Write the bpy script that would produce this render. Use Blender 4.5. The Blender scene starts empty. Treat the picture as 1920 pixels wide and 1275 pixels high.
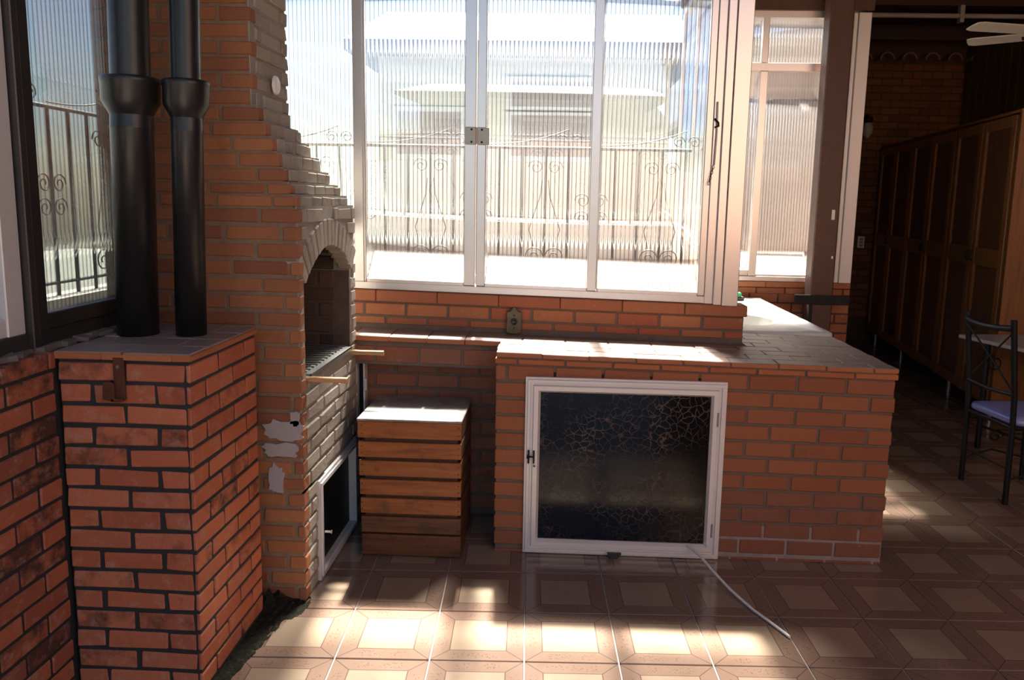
import bpy, bmesh, math, random
from mathutils import Vector, Matrix
random.seed(7)
R = math.radians
sc = bpy.context.scene
COL = sc.collection

# ------------------------------------------------------------------ camera, sky, sun, exposure
F_PX, PPX, PPY = 1465.1, 987.9, 595.9
CAM = Vector((.268, -3.424, 1.608))
pitch, yaw, roll = R(8.484), R(-2.251), .02
fw = Vector((math.sin(yaw)*math.cos(pitch), math.cos(yaw)*math.cos(pitch), -math.sin(pitch)))
r0 = Vector((math.cos(yaw), -math.sin(yaw), 0)); u0 = r0.cross(fw)
rt = math.cos(roll)*r0 + math.sin(roll)*u0; up = -math.sin(roll)*r0 + math.cos(roll)*u0
cd = bpy.data.cameras.new('camera'); cam = bpy.data.objects.new('camera', cd); COL.objects.link(cam)
cam.matrix_world = Matrix((( rt.x, up.x, -fw.x, CAM.x), (rt.y, up.y, -fw.y, CAM.y), (rt.z, up.z, -fw.z, CAM.z), (0, 0, 0, 1)))
cd.sensor_width = 36; cd.lens = F_PX/1920*36
cd.shift_x = -(PPX-960)/1920; cd.shift_y = (PPY-637.5)/1920
cd.clip_start = .05; cd.clip_end = 300
sc.camera = cam

world = bpy.data.worlds.new('world'); sc.world = world; world.use_nodes = True
wn = world.node_tree; wn.nodes.clear()
sky = wn.nodes.new('ShaderNodeTexSky'); sky.sky_type = 'NISHITA'; sky.sun_disc = False
sky.sun_elevation = R(55.5); sky.sun_rotation = 0; sky.air_density = 1.0; sky.dust_density = 1.2
bgn = wn.nodes.new('ShaderNodeBackground'); bgn.inputs[1].default_value = .30
wo = wn.nodes.new('ShaderNodeOutputWorld')
wn.links.new(sky.outputs[0], bgn.inputs[0]); wn.links.new(bgn.outputs[0], wo.inputs[0])

def sun(name, az, el, power, angle):
    l = bpy.data.lights.new(name, 'SUN'); l.energy = power; l.angle = R(angle); l.color = (1, .93, .83)
    o = bpy.data.objects.new(name, l); COL.objects.link(o)
    to = Vector((math.sin(R(az))*math.cos(R(el)), math.cos(R(az))*math.cos(R(el)), math.sin(R(el))))
    o.rotation_euler = to.to_track_quat('Z', 'Y').to_euler(); o.location = to*30
# the sun stands behind the ribbed panes; two added side suns stand in for light the ribs spread
sun('sun', -4, 55.5, 84, 2.5)
sun('sun_fan_right', 16, 55.5, 32, 9)
sun('sun_fan_left', -11, 55.5, 26, 9)

sc.view_settings.view_transform = 'Standard'; sc.view_settings.look = 'None'
sc.view_settings.exposure = 0.1; sc.view_settings.gamma = 1; sc.view_settings.use_curve_mapping = False
sc.cycles.max_bounces = 10; sc.cycles.diffuse_bounces = 5; sc.cycles.glossy_bounces = 4
sc.cycles.transmission_bounces = 8; sc.cycles.transparent_max_bounces = 24
sc.cycles.caustics_reflective = False; sc.cycles.caustics_refractive = False
sc.cycles.sample_clamp_indirect = 6; sc.cycles.use_denoising = True

def project(p):
    d = Vector(p)-CAM; z = d.dot(fw)
    if z < .05: return None
    return PPX+F_PX*d.dot(rt)/z, PPY-F_PX*d.dot(up)/z

# ------------------------------------------------------------------ materials
MATS = {}
def nodes_mat(name):
    m = bpy.data.materials.new(name); m.use_nodes = True; m.node_tree.nodes.clear()
    MATS[name] = m; return m, m.node_tree
class NT:
    def __init__(s, nt): s.nt = nt
    def n(s, t, **k):
        o = s.nt.nodes.new(t)
        for a, v in k.items(): setattr(o, a, v)
        return o
    def l(s, a, b): s.nt.links.new(a, b)
    def math(s, op, a, b=None, clamp=False):
        o = s.n('ShaderNodeMath', operation=op, use_clamp=clamp)
        for i, v in enumerate((a, b)):
            if v is None: continue
            if isinstance(v, (int, float)): o.inputs[i].default_value = v
            else: s.l(v, o.inputs[i])
        return o.outputs[0]
    def mix(s, f, a, b, blend='MIX'):
        o = s.n('ShaderNodeMix', data_type='RGBA', blend_type=blend, clamp_factor=True)
        for i, v in ((0, f), (6, a), (7, b)):
            if isinstance(v, (int, float)): o.inputs[i].default_value = v
            elif isinstance(v, tuple): o.inputs[i].default_value = (*v, 1)
            else: s.l(v, o.inputs[i])
        return o.outputs[2]
    def ramp(s, f, stops):
        o = s.n('ShaderNodeValToRGB'); e = o.color_ramp.elements
        while len(e) < len(stops): e.new(.5)
        for q, (p, c) in zip(e, stops): q.position = p; q.color = (*c, 1) if len(c) == 3 else c
        s.l(f, o.inputs[0]); return o.outputs[0]
    def noise(s, vec, scale, detail=3, rough=.55, out=0):
        o = s.n('ShaderNodeTexNoise'); o.inputs['Scale'].default_value = scale
        o.inputs['Detail'].default_value = detail; o.inputs['Roughness'].default_value = rough
        s.l(vec, o.inputs['Vector']); return o.outputs[out]
    def coords(s, rnd=True, kind='Object'):
        tc = s.n('ShaderNodeTexCoord').outputs[kind]
        if not rnd: return tc
        oi = s.n('ShaderNodeObjectInfo').outputs['Random']
        m = s.n('ShaderNodeVectorMath', operation='ADD'); s.l(tc, m.inputs[0])
        c = s.n('ShaderNodeCombineXYZ')
        for i, k in enumerate((37., 91., 13.)): s.l(s.math('MULTIPLY', oi, k), c.inputs[i])
        s.l(c.outputs[0], m.inputs[1]); return m.outputs[0]
    def bsdf(s, col, rough=.6, metal=0., bump=None, bstr=.3, bdist=.002, spec=.5, coat=0.):
        b = s.n('ShaderNodeBsdfPrincipled')
        for k, v in (('Base Color', col), ('Roughness', rough), ('Metallic', metal)):
            if isinstance(v, (int, float)): b.inputs[k].default_value = v
            elif isinstance(v, tuple): b.inputs[k].default_value = (*v, 1)
            else: s.l(v, b.inputs[k])
        b.inputs['Specular IOR Level'].default_value = spec; b.inputs['Coat Weight'].default_value = coat
        b.inputs['Coat Roughness'].default_value = .12
        if bump is not None:
            bp = s.n('ShaderNodeBump'); bp.inputs['Strength'].default_value = bstr; bp.inputs['Distance'].default_value = bdist
            s.l(bump, bp.inputs['Height']); s.l(bp.outputs[0], b.inputs['Normal'])
        return b.outputs[0]
    def out(s, sh):
        o = s.n('ShaderNodeOutputMaterial'); s.l(sh, o.inputs['Surface'])

def plain(name, col, rough=.6, metal=0., var=.12, scale=14, bump=.15, spec=.5, rnd=False):
    m, nt = nodes_mat(name); t = NT(nt); v = t.coords(rnd)
    f = t.noise(v, scale, 4)
    lo = tuple(max(0, c*(1-var)) for c in col); hi = tuple(min(1, c*(1+var)) for c in col)
    t.out(t.bsdf(t.mix(f, lo, hi), rough, metal, t.noise(v, scale*9, 2), bump, .001, spec)); return m

def brick_mat(name, cols, stain=(.05, .025, .018), stain_amt=.5, bloom=(.42, .32, .27), bloom_amt=.25, rough=.8, bstr=.5, side=None, bthr=.6):
    m, nt = nodes_mat(name); t = NT(nt); v = t.coords(True)
    rn = t.n('ShaderNodeObjectInfo').outputs['Random']
    n = len(cols); c = t.ramp(rn, [(i/(n-1), q) for i, q in enumerate(cols)])
    soft = t.noise(v, 9, 4, .6)
    c = t.mix(t.math('MULTIPLY', t.math('SUBTRACT', soft, .45, True), 1.6), c, tuple(min(1, x*1.35) for x in cols[-1]))
    st = t.noise(v, 14, 6, .65)
    rn2 = t.math('FRACT', t.math('MULTIPLY', rn, 17.3))
    thr = t.math('SUBTRACT', .72, t.math('MULTIPLY', t.math('POWER', rn2, 2.5), .3*stain_amt*2))
    sm = t.math('MULTIPLY', t.math('SUBTRACT', st, thr, True), 6*stain_amt, True)
    c = t.mix(sm, c, stain)
    bl = t.noise(v, 22, 5, .7)
    bm = t.math('MULTIPLY', t.math('SUBTRACT', bl, bthr, True), 7*bloom_amt, True)
    c = t.mix(bm, c, bloom)
    fine = t.noise(v, 160, 4, .7)
    if side:                                    # worn grey tread on clay-red pavers
        sp = t.n('ShaderNodeSeparateXYZ'); t.l(t.n('ShaderNodeTexCoord').outputs['Normal'], sp.inputs[0])
        c = t.mix(t.math('GREATER_THAN', sp.outputs[2], .6), t.mix(soft, side, tuple(x*1.3 for x in side)), c)
    c = t.mix(t.math('MULTIPLY', fine, .35), c, tuple(x*.55 for x in cols[0]))
    h = t.math('ADD', t.math('MULTIPLY', fine, .5), t.math('MULTIPLY', t.noise(v, 45, 4), .8))
    t.out(t.bsdf(c, rough, 0, h, bstr, .004, .35)); return m

brick_mat('brick_red', [(.36, .095, .045), (.46, .13, .058), (.54, .17, .08), (.42, .125, .065)], stain_amt=.6, bloom=(.46, .27, .21), bloom_amt=.5, bthr=.52)
brick_mat('brick_wall_red', [(.30, .085, .045), (.40, .115, .055), (.46, .14, .065), (.22, .072, .045)], stain_amt=.8, bloom=(.44, .27, .21), bloom_amt=.5, bthr=.52)
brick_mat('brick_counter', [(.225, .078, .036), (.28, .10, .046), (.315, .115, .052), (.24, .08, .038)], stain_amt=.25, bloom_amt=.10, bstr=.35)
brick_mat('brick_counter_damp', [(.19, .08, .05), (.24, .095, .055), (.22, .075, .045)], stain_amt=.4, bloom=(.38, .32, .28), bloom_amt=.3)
brick_mat('brick_niche', [(.22, .085, .05), (.28, .10, .055), (.25, .11, .07)], stain_amt=.4, bloom_amt=.4)
brick_mat('brick_pony', [(.30, .10, .05), (.36, .14, .065), (.42, .17, .075), (.33, .09, .045)], stain_amt=.3, bloom=(.5, .42, .34), bloom_amt=.4)
brick_mat('brick_orange', [(.28, .105, .047), (.34, .13, .052), (.40, .16, .062), (.22, .075, .04)], stain=(.12, .045, .025), stain_amt=.4, bloom_amt=.12)
brick_mat('brick_ashy', [(.30, .255, .21), (.37, .32, .27), (.42, .37, .31), (.31, .25, .20)], stain=(.16, .11, .08), stain_amt=.5, bloom=(.55, .5, .44), bloom_amt=.5, bstr=1.0)
brick_mat('brick_sooty', [(.07, .042, .03), (.11, .062, .042), (.05, .032, .025)], stain=(.015, .012, .01), stain_amt=.8, bloom=(.1, .07, .05), bloom_amt=.15)
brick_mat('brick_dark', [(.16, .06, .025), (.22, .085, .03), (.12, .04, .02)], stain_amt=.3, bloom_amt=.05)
brick_mat('paver', [(.23, .16, .13), (.28, .20, .165), (.26, .175, .14)], stain=(.12, .08, .07), stain_amt=.4, bloom=(.4, .33, .28), bloom_amt=.25, rough=.42, bstr=.25, side=(.33, .11, .045))
brick_mat('paver_edge', [(.36, .12, .05), (.42, .15, .06), (.33, .10, .045)], stain_amt=.2, bloom_amt=.15)
plain('mortar_black', (.018, .017, .018), .75, var=.3, bump=.4)
plain('mortar_grey', (.17, .13, .105), .9, var=.3, scale=30, bump=.6)
plain('mortar_counter', (.13, .095, .075), .9, var=.35, scale=20, bump=.6)
plain('mortar_ash', (.30, .27, .235), .95, var=.3, scale=25, bump=.9)
plain('mortar_sooty', (.085, .06, .046), .95, var=.4, scale=20, bump=.5)
plain('mortar_orange', (.22, .14, .09), .95, var=.3, scale=30, bump=.8)
plain('mortar_salt', (.25, .21, .19), .95, var=.4, scale=25, bump=.6)
plain('mortar_dark', (.07, .04, .025), .9)
plain('plaster', (.36, .31, .31), .9, var=.12, scale=20, bump=.3)
plain('cast_iron', (.020, .019, .020), .34, .35, var=.35, scale=30, bump=.35)
plain('black_metal', (.005, .005, .006), .5, .0, var=.2, bump=.1, spec=.25)
plain('aluminium', (.72, .67, .645), .30, .72, var=.05, scale=5, bump=.03)
plain('aluminium_white', (.70, .665, .65), .42, .25, var=.04, scale=5, bump=.03)
plain('bronze_frame', (.055, .05, .046), .42, .5, var=.15, bump=.05)
plain('steel_dull', (.30, .29, .28), .4, .8, var=.15, bump=.1)
plain('hinge_steel', (.33, .29, .25), .38, .7, var=.15, bump=.1)
plain('rust', (.085, .024, .010), .85, .1, var=.5, scale=40, bump=.6)
plain('dark_wood', (.075, .030, .018), .55, 0, var=.35, scale=20, bump=.3)
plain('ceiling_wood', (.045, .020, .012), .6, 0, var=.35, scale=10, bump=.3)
plain('sink_white', (.58, .575, .55), .25, 0, var=.02, bump=.02)
plain('white_plastic', (.72, .70, .67), .4, 0, var=.05, bump=.05)
plain('table_top', (.42, .40, .38), .3, 0, var=.1, bump=.05)
plain('vinyl_blue', (.28, .30, .62), .3, 0, var=.15, scale=6, bump=.1)
plain('fan_blade', (.62, .55, .48), .35, 0, var=.08, bump=.05)
plain('parapet_cream', (.22, .215, .19), .85, 0, var=.08, scale=3)
plain('house_white', (.42, .44, .44), .85, 0, var=.06, scale=2)
plain('wall_limewash', (.80, .80, .78), .85, 0, var=.05, scale=2)
plain('house_cream', (.40, .385, .33), .85, 0, var=.08, scale=2)
plain('house_shutter', (.14, .11, .11), .6, 0, var=.2, scale=2)
plain('eave_brown', (.10, .07, .06), .7, 0, var=.2, scale=2)
plain('roof_grey', (.14, .15, .17), .8, 0, var=.2, scale=2)
plain('tree_green', (.05, .075, .03), .9, 0, var=.5, scale=3, bump=.3)
plain('ground_grey', (.05, .055, .04), .9, 0, var=.15, scale=1)
plain('terrace_tile', (.11, .075, .055), .7, 0, var=.15, scale=4)
plain('railing_iron', (.012, .012, .014), .55, .3, var=.2)
plain('leaf_green', (.06, .16, .035), .5, 0, var=.2)
plain('sponge_green', (.02, .25, .08), .8, 0, var=.2)
plain('clay_tile', (.22, .11, .08), .8, 0, var=.25, scale=12)
plain('grout', (.47, .42, .36), .8, 0, var=.2, scale=30, bump=.3)
plain('brass_old', (.10, .078, .045), .5, .4, var=.35, scale=60, bump=.6)
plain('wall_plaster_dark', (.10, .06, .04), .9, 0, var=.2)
plain('black_plastic', (.02, .02, .022), .45)

def moss_mat():
    m, nt = nodes_mat('moss'); t = NT(nt); v = t.coords(False)
    f = t.noise(v, 45, 5, .7)
    c = t.ramp(f, [(.3, (.010, .009, .007)), (.55, (.020, .019, .010)), (.66, (.05, .048, .018)), (.85, (.11, .09, .05))])
    t.out(t.bsdf(c, .95, 0, t.noise(v, 120, 4), 1.0, .006, .2))
moss_mat()

def wood_mat(name, c1, c2, dark, axis, knots=True, rough=.45, grime=None, gloss=.4):
    """grain runs along the object's local axis (0 x, 1 y, 2 z)"""
    m, nt = nodes_mat(name); t = NT(nt); v = t.coords(True)
    mp = t.n('ShaderNodeMapping'); s = [28., 28., 28.]; s[axis] = 2.2; mp.inputs['Scale'].default_value = s
    t.l(v, mp.inputs['Vector'])
    g = t.noise(mp.outputs[0], 1.6, 6, .62)
    c = t.ramp(g, [(.28, dark), (.45, c1), (.68, c2)])
    rn = t.n('ShaderNodeObjectInfo').outputs['Random']
    c = t.mix(t.math('MULTIPLY', rn, .35), c, tuple(x*.55 for x in c1))
    if knots:
        w = t.n('ShaderNodeTexVoronoi'); w.inputs['Scale'].default_value = 5.5; t.l(v, w.inputs['Vector'])
        k = t.math('SUBTRACT', 1, t.math('MULTIPLY', w.outputs['Distance'], 9), True)
        c = t.mix(t.math('MULTIPLY', k, .8), c, tuple(x*.4 for x in dark))
    if grime:
        c = t.mix(t.math('MULTIPLY', t.math('SUBTRACT', t.noise(v, 7, 5, .65), .5, True), 3.5, True), c, grime)
    t.out(t.bsdf(c, rough, 0, g, .35, .002, gloss))
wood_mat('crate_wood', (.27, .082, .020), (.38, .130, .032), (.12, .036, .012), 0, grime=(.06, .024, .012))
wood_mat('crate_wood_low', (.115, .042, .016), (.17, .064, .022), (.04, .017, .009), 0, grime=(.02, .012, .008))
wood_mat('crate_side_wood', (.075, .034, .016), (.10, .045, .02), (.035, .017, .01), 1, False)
wood_mat('handle_wood', (.50, .27, .12), (.58, .34, .17), (.33, .16, .06), 0, False, .6)
wood_mat('wardrobe_wood', (.22, .080, .020), (.28, .105, .028), (.12, .042, .012), 2, False, .5)
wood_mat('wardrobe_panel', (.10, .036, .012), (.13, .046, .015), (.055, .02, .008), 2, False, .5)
wood_mat('wall_panel_wood', (.10, .06, .016), (.13, .078, .02), (.05, .03, .01), 2, False, .6)
m, nt = nodes_mat('crate_lid'); t = NT(nt); v = t.coords(False)
t.out(t.bsdf(t.ramp(t.noise(v, 12, 6, .65), [(.3, (.10, .09, .085)), (.6, (.24, .22, .20)), (.8, (.34, .31, .28))]), .5, 0, t.noise(v, 60, 4), .25, .001))

# ribbed glass: part clear, part refracting ribs, part milky
def glass_mat(name, clear, refr, milk, tint=(.93, .97, .98), milkcol=(.86, .9, .92)):
    m, nt = nodes_mat(name); t = NT(nt)
    tr = t.n('ShaderNodeBsdfTransparent'); tr.inputs[0].default_value = (*tint, 1)
    rf = t.n('ShaderNodeBsdfRefraction'); rf.inputs['Color'].default_value = (*tint, 1); rf.inputs['IOR'].default_value = 1.40; rf.inputs['Roughness'].default_value = .03
    at = t.n('ShaderNodeAttribute', attribute_name='rib')          # dark lines where ribs turn light away, put into the tint
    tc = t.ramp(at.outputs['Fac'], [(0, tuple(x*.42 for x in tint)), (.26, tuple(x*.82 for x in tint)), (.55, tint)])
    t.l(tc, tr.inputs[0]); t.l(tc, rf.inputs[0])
    tl = t.n('ShaderNodeBsdfTranslucent'); tl.inputs[0].default_value = (*milkcol, 1)
    gl = t.n('ShaderNodeBsdfGlossy'); gl.inputs['Roughness'].default_value = .08
    a = t.n('ShaderNodeMixShader'); a.inputs[0].default_value = refr/(clear+refr); t.l(tr.outputs[0], a.inputs[1]); t.l(rf.outputs[0], a.inputs[2])
    b = t.n('ShaderNodeMixShader'); b.inputs[0].default_value = milk; t.l(a.outputs[0], b.inputs[1]); t.l(tl.outputs[0], b.inputs[2])
    fr = t.n('ShaderNodeFresnel'); fr.inputs[0].default_value = 1.45
    c = t.n('ShaderNodeMixShader'); t.l(t.math('MULTIPLY', fr.outputs[0], .7), c.inputs[0]); t.l(b.outputs[0], c.inputs[1]); t.l(gl.outputs[0], c.inputs[2])
    t.out(c.outputs[0])
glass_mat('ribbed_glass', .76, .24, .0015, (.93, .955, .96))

def door_glass():
    m, nt = nodes_mat('crackle_glass'); t = NT(nt); v = t.coords(False)
    nz = t.n('ShaderNodeTexNoise'); nz.inputs['Scale'].default_value = 16; nz.inputs['Detail'].default_value = 3; t.l(v, nz.inputs['Vector'])
    mx = t.n('ShaderNodeVectorMath', operation='MULTIPLY_ADD'); t.l(nz.outputs['Color'], mx.inputs[0]); mx.inputs[1].default_value = (.055, .055, .055); t.l(v, mx.inputs[2])
    vo = t.n('ShaderNodeTexVoronoi', feature='DISTANCE_TO_EDGE'); vo.inputs['Scale'].default_value = 30; t.l(mx.outputs[0], vo.inputs['Vector'])
    ln = t.math('SUBTRACT', 1, t.math('MULTIPLY', vo.outputs['Distance'], 16), True)
    big = t.math('MULTIPLY', t.math('SUBTRACT', t.noise(v, 4, 4), .40, True), 4.5, True)
    ln = t.math('MULTIPLY', ln, big)
    c = t.mix(t.math('MULTIPLY', ln, .55), (.004, .004, .005), (.15, .08, .065))
    t.out(t.bsdf(c, t.math('ADD', .12, t.math('MULTIPLY', ln, .25)), 0, ln, .12, .002, .35))
door_glass()

def tile_mat(S):
    m, nt = nodes_mat('floor_tile'); t = NT(nt)
    tc = t.n('ShaderNodeTexCoord').outputs['Object']
    sp = t.n('ShaderNodeSeparateXYZ'); t.l(tc, sp.inputs[0])
    def wrap(a): return t.math('ABSOLUTE', t.math('SUBTRACT', t.math('FRACT', t.math('ADD', t.math('DIVIDE', a, S), .5)), .5))
    ax, ay = wrap(sp.outputs[0]), wrap(sp.outputs[1])
    mx = t.math('MAXIMUM', ax, ay); mn = t.math('MINIMUM', ax, ay)
    geo = t.n('ShaderNodeNewGeometry').outputs['Position']
    inner = t.math('LESS_THAN', mx, .305)
    line = t.math('LESS_THAN', t.math('ABSOLUTE', t.math('SUBTRACT', mx, .305)), .0055)
    diag = t.math('MULTIPLY', t.math('LESS_THAN', t.math('SUBTRACT', mx, mn), .007), t.math('GREATER_THAN', mx, .305))
    lines = t.math('MAXIMUM', line, diag)
    cl = t.noise(geo, 5, 5, .6); fine = t.noise(geo, 55, 5, .7)
    ctr = t.mix(cl, (.225, .158, .112), (.30, .222, .16))
    band = t.mix(cl, (.165, .104, .076), (.225, .145, .106))
    orn = t.math('MULTIPLY', t.math('MULTIPLY', t.math('GREATER_THAN', mx, .345), t.math('LESS_THAN', mx, .45)), t.math('LESS_THAN', mn, .27))
    vo = t.n('ShaderNodeTexVoronoi'); vo.inputs['Scale'].default_value = 95; t.l(tc, vo.inputs['Vector'])
    sp2 = t.math('MULTIPLY', orn, t.math('LESS_THAN', t.math('ADD', vo.outputs['Distance'], t.math('MULTIPLY', fine, .5)), .52))
    band = t.mix(t.math('MULTIPLY', sp2, .65), band, (.10, .055, .045))
    c = t.mix(inner, band, ctr)
    c = t.mix(t.math('MULTIPLY', lines, .8), c, (.07, .04, .035))
    dirt = t.math('MULTIPLY', t.math('SUBTRACT', t.noise(geo, 3.1, 6, .7), .52, True), 2.2, True)
    c = t.mix(t.math('MULTIPLY', dirt, .5), c, (.14, .085, .06))
    t.out(t.bsdf(c, t.math('ADD', .09, t.math('MULTIPLY', cl, .16)), 0, fine, .05, .001, .5))
S_T = .335
tile_mat(S_T)

# ------------------------------------------------------------------ object helpers
W = {}                                   # world matrix of every object
def reg(o, parent, mw):
    COL.objects.link(o); W[o.name] = mw.copy()
    if parent is not None:
        o.parent = parent; o.matrix_basis = W[parent.name].inverted() @ mw
    else: o.matrix_basis = mw
    return o
def tag(o, label=None, cat=None, group=None, kind=None):
    if label: o['label'] = label
    if cat: o['category'] = cat
    if group: o['group'] = group
    if kind: o['kind'] = kind
    return o
def thing(name, loc, label, cat, rz=0., group=None):
    o = bpy.data.objects.new(name, None); o.empty_display_size = .1
    reg(o, None, Matrix.Translation(loc) @ Matrix.Rotation(rz, 4, 'Z')); return tag(o, label, cat, group)
def struct_empty(name, loc):
    o = bpy.data.objects.new(name, None); o.empty_display_size = .1
    reg(o, None, Matrix.Translation(loc)); return tag(o, kind='structure')

class MB:
    def __init__(s, M=None): s.v = []; s.f = []; s.M = M
    def add(s, vs, fs):
        n = len(s.v); s.v += [Vector(p) for p in vs]; s.f += [tuple(i+n for i in q) for q in fs]; return s
    def box(s, a, b):
        x0, y0, z0 = a; x1, y1, z1 = b
        return s.add([(x0,y0,z0),(x1,y0,z0),(x1,y1,z0),(x0,y1,z0),(x0,y0,z1),(x1,y0,z1),(x1,y1,z1),(x0,y1,z1)],
                     [(0,3,2,1),(4,5,6,7),(0,1,5,4),(1,2,6,5),(2,3,7,6),(3,0,4,7)])
    def obox(s, M, sx, sy, sz):
        b = MB().box((-sx/2,-sy/2,-sz/2),(sx/2,sy/2,sz/2)); return s.add([M @ p for p in b.v], b.f)
    def prism(s, poly, fn, a, b):
        """poly: 2d points (ccw), fn(u,v,w)->xyz, extruded from w=a to w=b"""
        n = len(poly)
        vs = [fn(u, v, a) for u, v in poly]+[fn(u, v, b) for u, v in poly]
        return s.add(vs, [tuple(range(n-1, -1, -1)), tuple(range(n, 2*n))]+[(i, (i+1) % n, n+(i+1) % n, n+i) for i in range(n)])
    def tube(s, pts, r, n=8, caps=True):
        pts = [Vector(p) for p in pts]; rs = r if isinstance(r, (list, tuple)) else [r]*len(pts)
        rings = []; prev = None
        for i, p in enumerate(pts):
            d = (pts[min(i+1, len(pts)-1)]-pts[max(i-1, 0)]).normalized()
            if prev is None:
                a = d.orthogonal().normalized()
            else:
                a = (prev-d*prev.dot(d)).normalized()
            prev = a; b = d.cross(a)
            rings.append([p+(a*math.cos(2*math.pi*k/n)+b*math.sin(2*math.pi*k/n))*rs[i] for k in range(n)])
        vs = [q for g in rings for q in g]; fs = []
        for i in range(len(pts)-1):
            for k in range(n): fs.append((i*n+k, i*n+(k+1) % n, (i+1)*n+(k+1) % n, (i+1)*n+k))
        s.add(vs, fs)
        if caps: s.add(rings[0], [tuple(range(n-1, -1, -1))]); s.add(rings[-1], [tuple(range(n))])
        return s
    def lathe(s, prof, c, n=28, axis='Z'):
        vs = []; fs = []
        for r, z in prof:
            for k in range(n):
                a = 2*math.pi*k/n; q = (r*math.cos(a), r*math.sin(a), z)
                if axis == 'X': q = (q[2], q[0], q[1])
                if axis == 'Y': q = (q[1], q[2], q[0])
                vs.append((c[0]+q[0], c[1]+q[1], c[2]+q[2]))
        for i in range(len(prof)-1):
            for k in range(n): fs.append((i*n+k, i*n+(k+1) % n, (i+1)*n+(k+1) % n, (i+1)*n+k))
        return s.add(vs, fs)
    def build(s, name, mat, parent=None, smooth=False, bevel=0, origin=None, fn=None):
        vs = [fn(p) for p in s.v] if fn else s.v
        if s.M is not None: vs = [s.M @ p for p in vs]
        if origin is None:
            lo = Vector([min(p[i] for p in vs) for i in range(3)]); hi = Vector([max(p[i] for p in vs) for i in range(3)])
            origin = Vector(((lo.x+hi.x)/2, (lo.y+hi.y)/2, lo.z))
        origin = Vector(origin)
        me = bpy.data.meshes.new(name); me.from_pydata([p-origin for p in vs], [], s.f); me.update()
        if bevel:
            bm = bmesh.new(); bm.from_mesh(me); bmesh.ops.remove_doubles(bm, verts=bm.verts, dist=1e-6)
            bmesh.ops.recalc_face_normals(bm, faces=bm.faces)
            bmesh.ops.bevel(bm, geom=list(bm.edges), offset=bevel, segments=1, affect='EDGES', clamp_overlap=True)
            bm.to_mesh(me); bm.free()
        if smooth:
            for q in me.polygons: q.use_smooth = True
        me.materials.append(MATS[mat])
        return reg(bpy.data.objects.new(name, me), parent, Matrix.Translation(origin))
def box(name, a, b, mat, parent=None, bevel=0, M=None, fn=None):
    return MB(M).box(a, b).build(name, mat, parent, bevel=bevel, fn=fn)

def lev(p):
    """the counter, its back wall and window settle a little towards the right"""
    return Vector((p[0], p[1], p[2]+(.0206-.0172*p[0])*min(p[2], 1.12)))

# ------------------------------------------------------------------ bricks
BM = {}
def brick_mesh(l, d, h, mat, rough):
    key = (round(l*250), round(d*500), round(h*500), mat, random.randrange(3))
    if key in BM: return BM[key]
    bm = bmesh.new(); bmesh.ops.create_cube(bm, size=1)
    for v in bm.verts:
        v.co = Vector((v.co.x*l, v.co.y*d, v.co.z*h))
        v.co += Vector((random.uniform(-1, 1)*rough, random.uniform(-1, 1)*rough*.5, random.uniform(-1, 1)*rough))
    bmesh.ops.bevel(bm, geom=list(bm.edges), offset=min(.0032, h*.12), segments=1, affect='EDGES')
    me = bpy.data.meshes.new('brick'); bm.to_mesh(me); bm.free(); me.materials.append(MATS[mat]); BM[key] = me; return me
def put_brick(parent, c, U, N, l, d, h, mat, rough=.0012, name='brick', wob=.3, tilt=0., f=None):
    U = Vector(U).normalized(); N = Vector(N).normalized(); Z = U.cross(-N)
    c = Vector(c)
    if f:
        a, b = f(c-U*l/2), f(c+U*l/2); c = (a+b)/2; dz = (b.z-a.z)/l; tilt += -math.atan(dz)
    M = Matrix(((U.x, -N.x, Z.x, c.x), (U.y, -N.y, Z.y, c.y), (U.z, -N.z, Z.z, c.z), (0, 0, 0, 1)))
    M = M @ Matrix.Rotation(tilt+R(random.uniform(-wob, wob)), 4, 'Y')
    o = bpy.data.objects.new(name, brick_mesh(l, d, h, mat, rough)); return reg(o, parent, M)
def brickwork(parent, O, U, N, courses, spans, L, joint, mat, depth=.05, proud=.004, rough=.0012, name='brick', f=None, minl=.022, jit=.0015, ragged=0.):
    """O: point of the mortar face at u=0,z=0. courses: (z0,z1,offset). spans(z0,z1)->[(a,b)]"""
    O = Vector(O); U = Vector(U).normalized(); N = Vector(N).normalized()
    for z0, z1, off in courses:
        for a, b in spans(z0, z1):
            u = off-math.ceil((off-a)/(L+joint)+1)*(L+joint)
            while u < b:
                p, q = max(u, a), min(u+L, b)
                if q-p >= minl:
                    pr = proud+random.uniform(-jit, jit)
                    c = O+U*((p+q)/2)+Vector((0, 0, (z0+z1)/2))+N*(pr-depth/2)
                    mm = mat((p+q)/2, (z0+z1)/2) if callable(mat) else mat
                    put_brick(parent, c, U, N, q-p+random.uniform(-ragged, ragged), depth, z1-z0, mm, rough, name, f=f)
                u += L+joint

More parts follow.
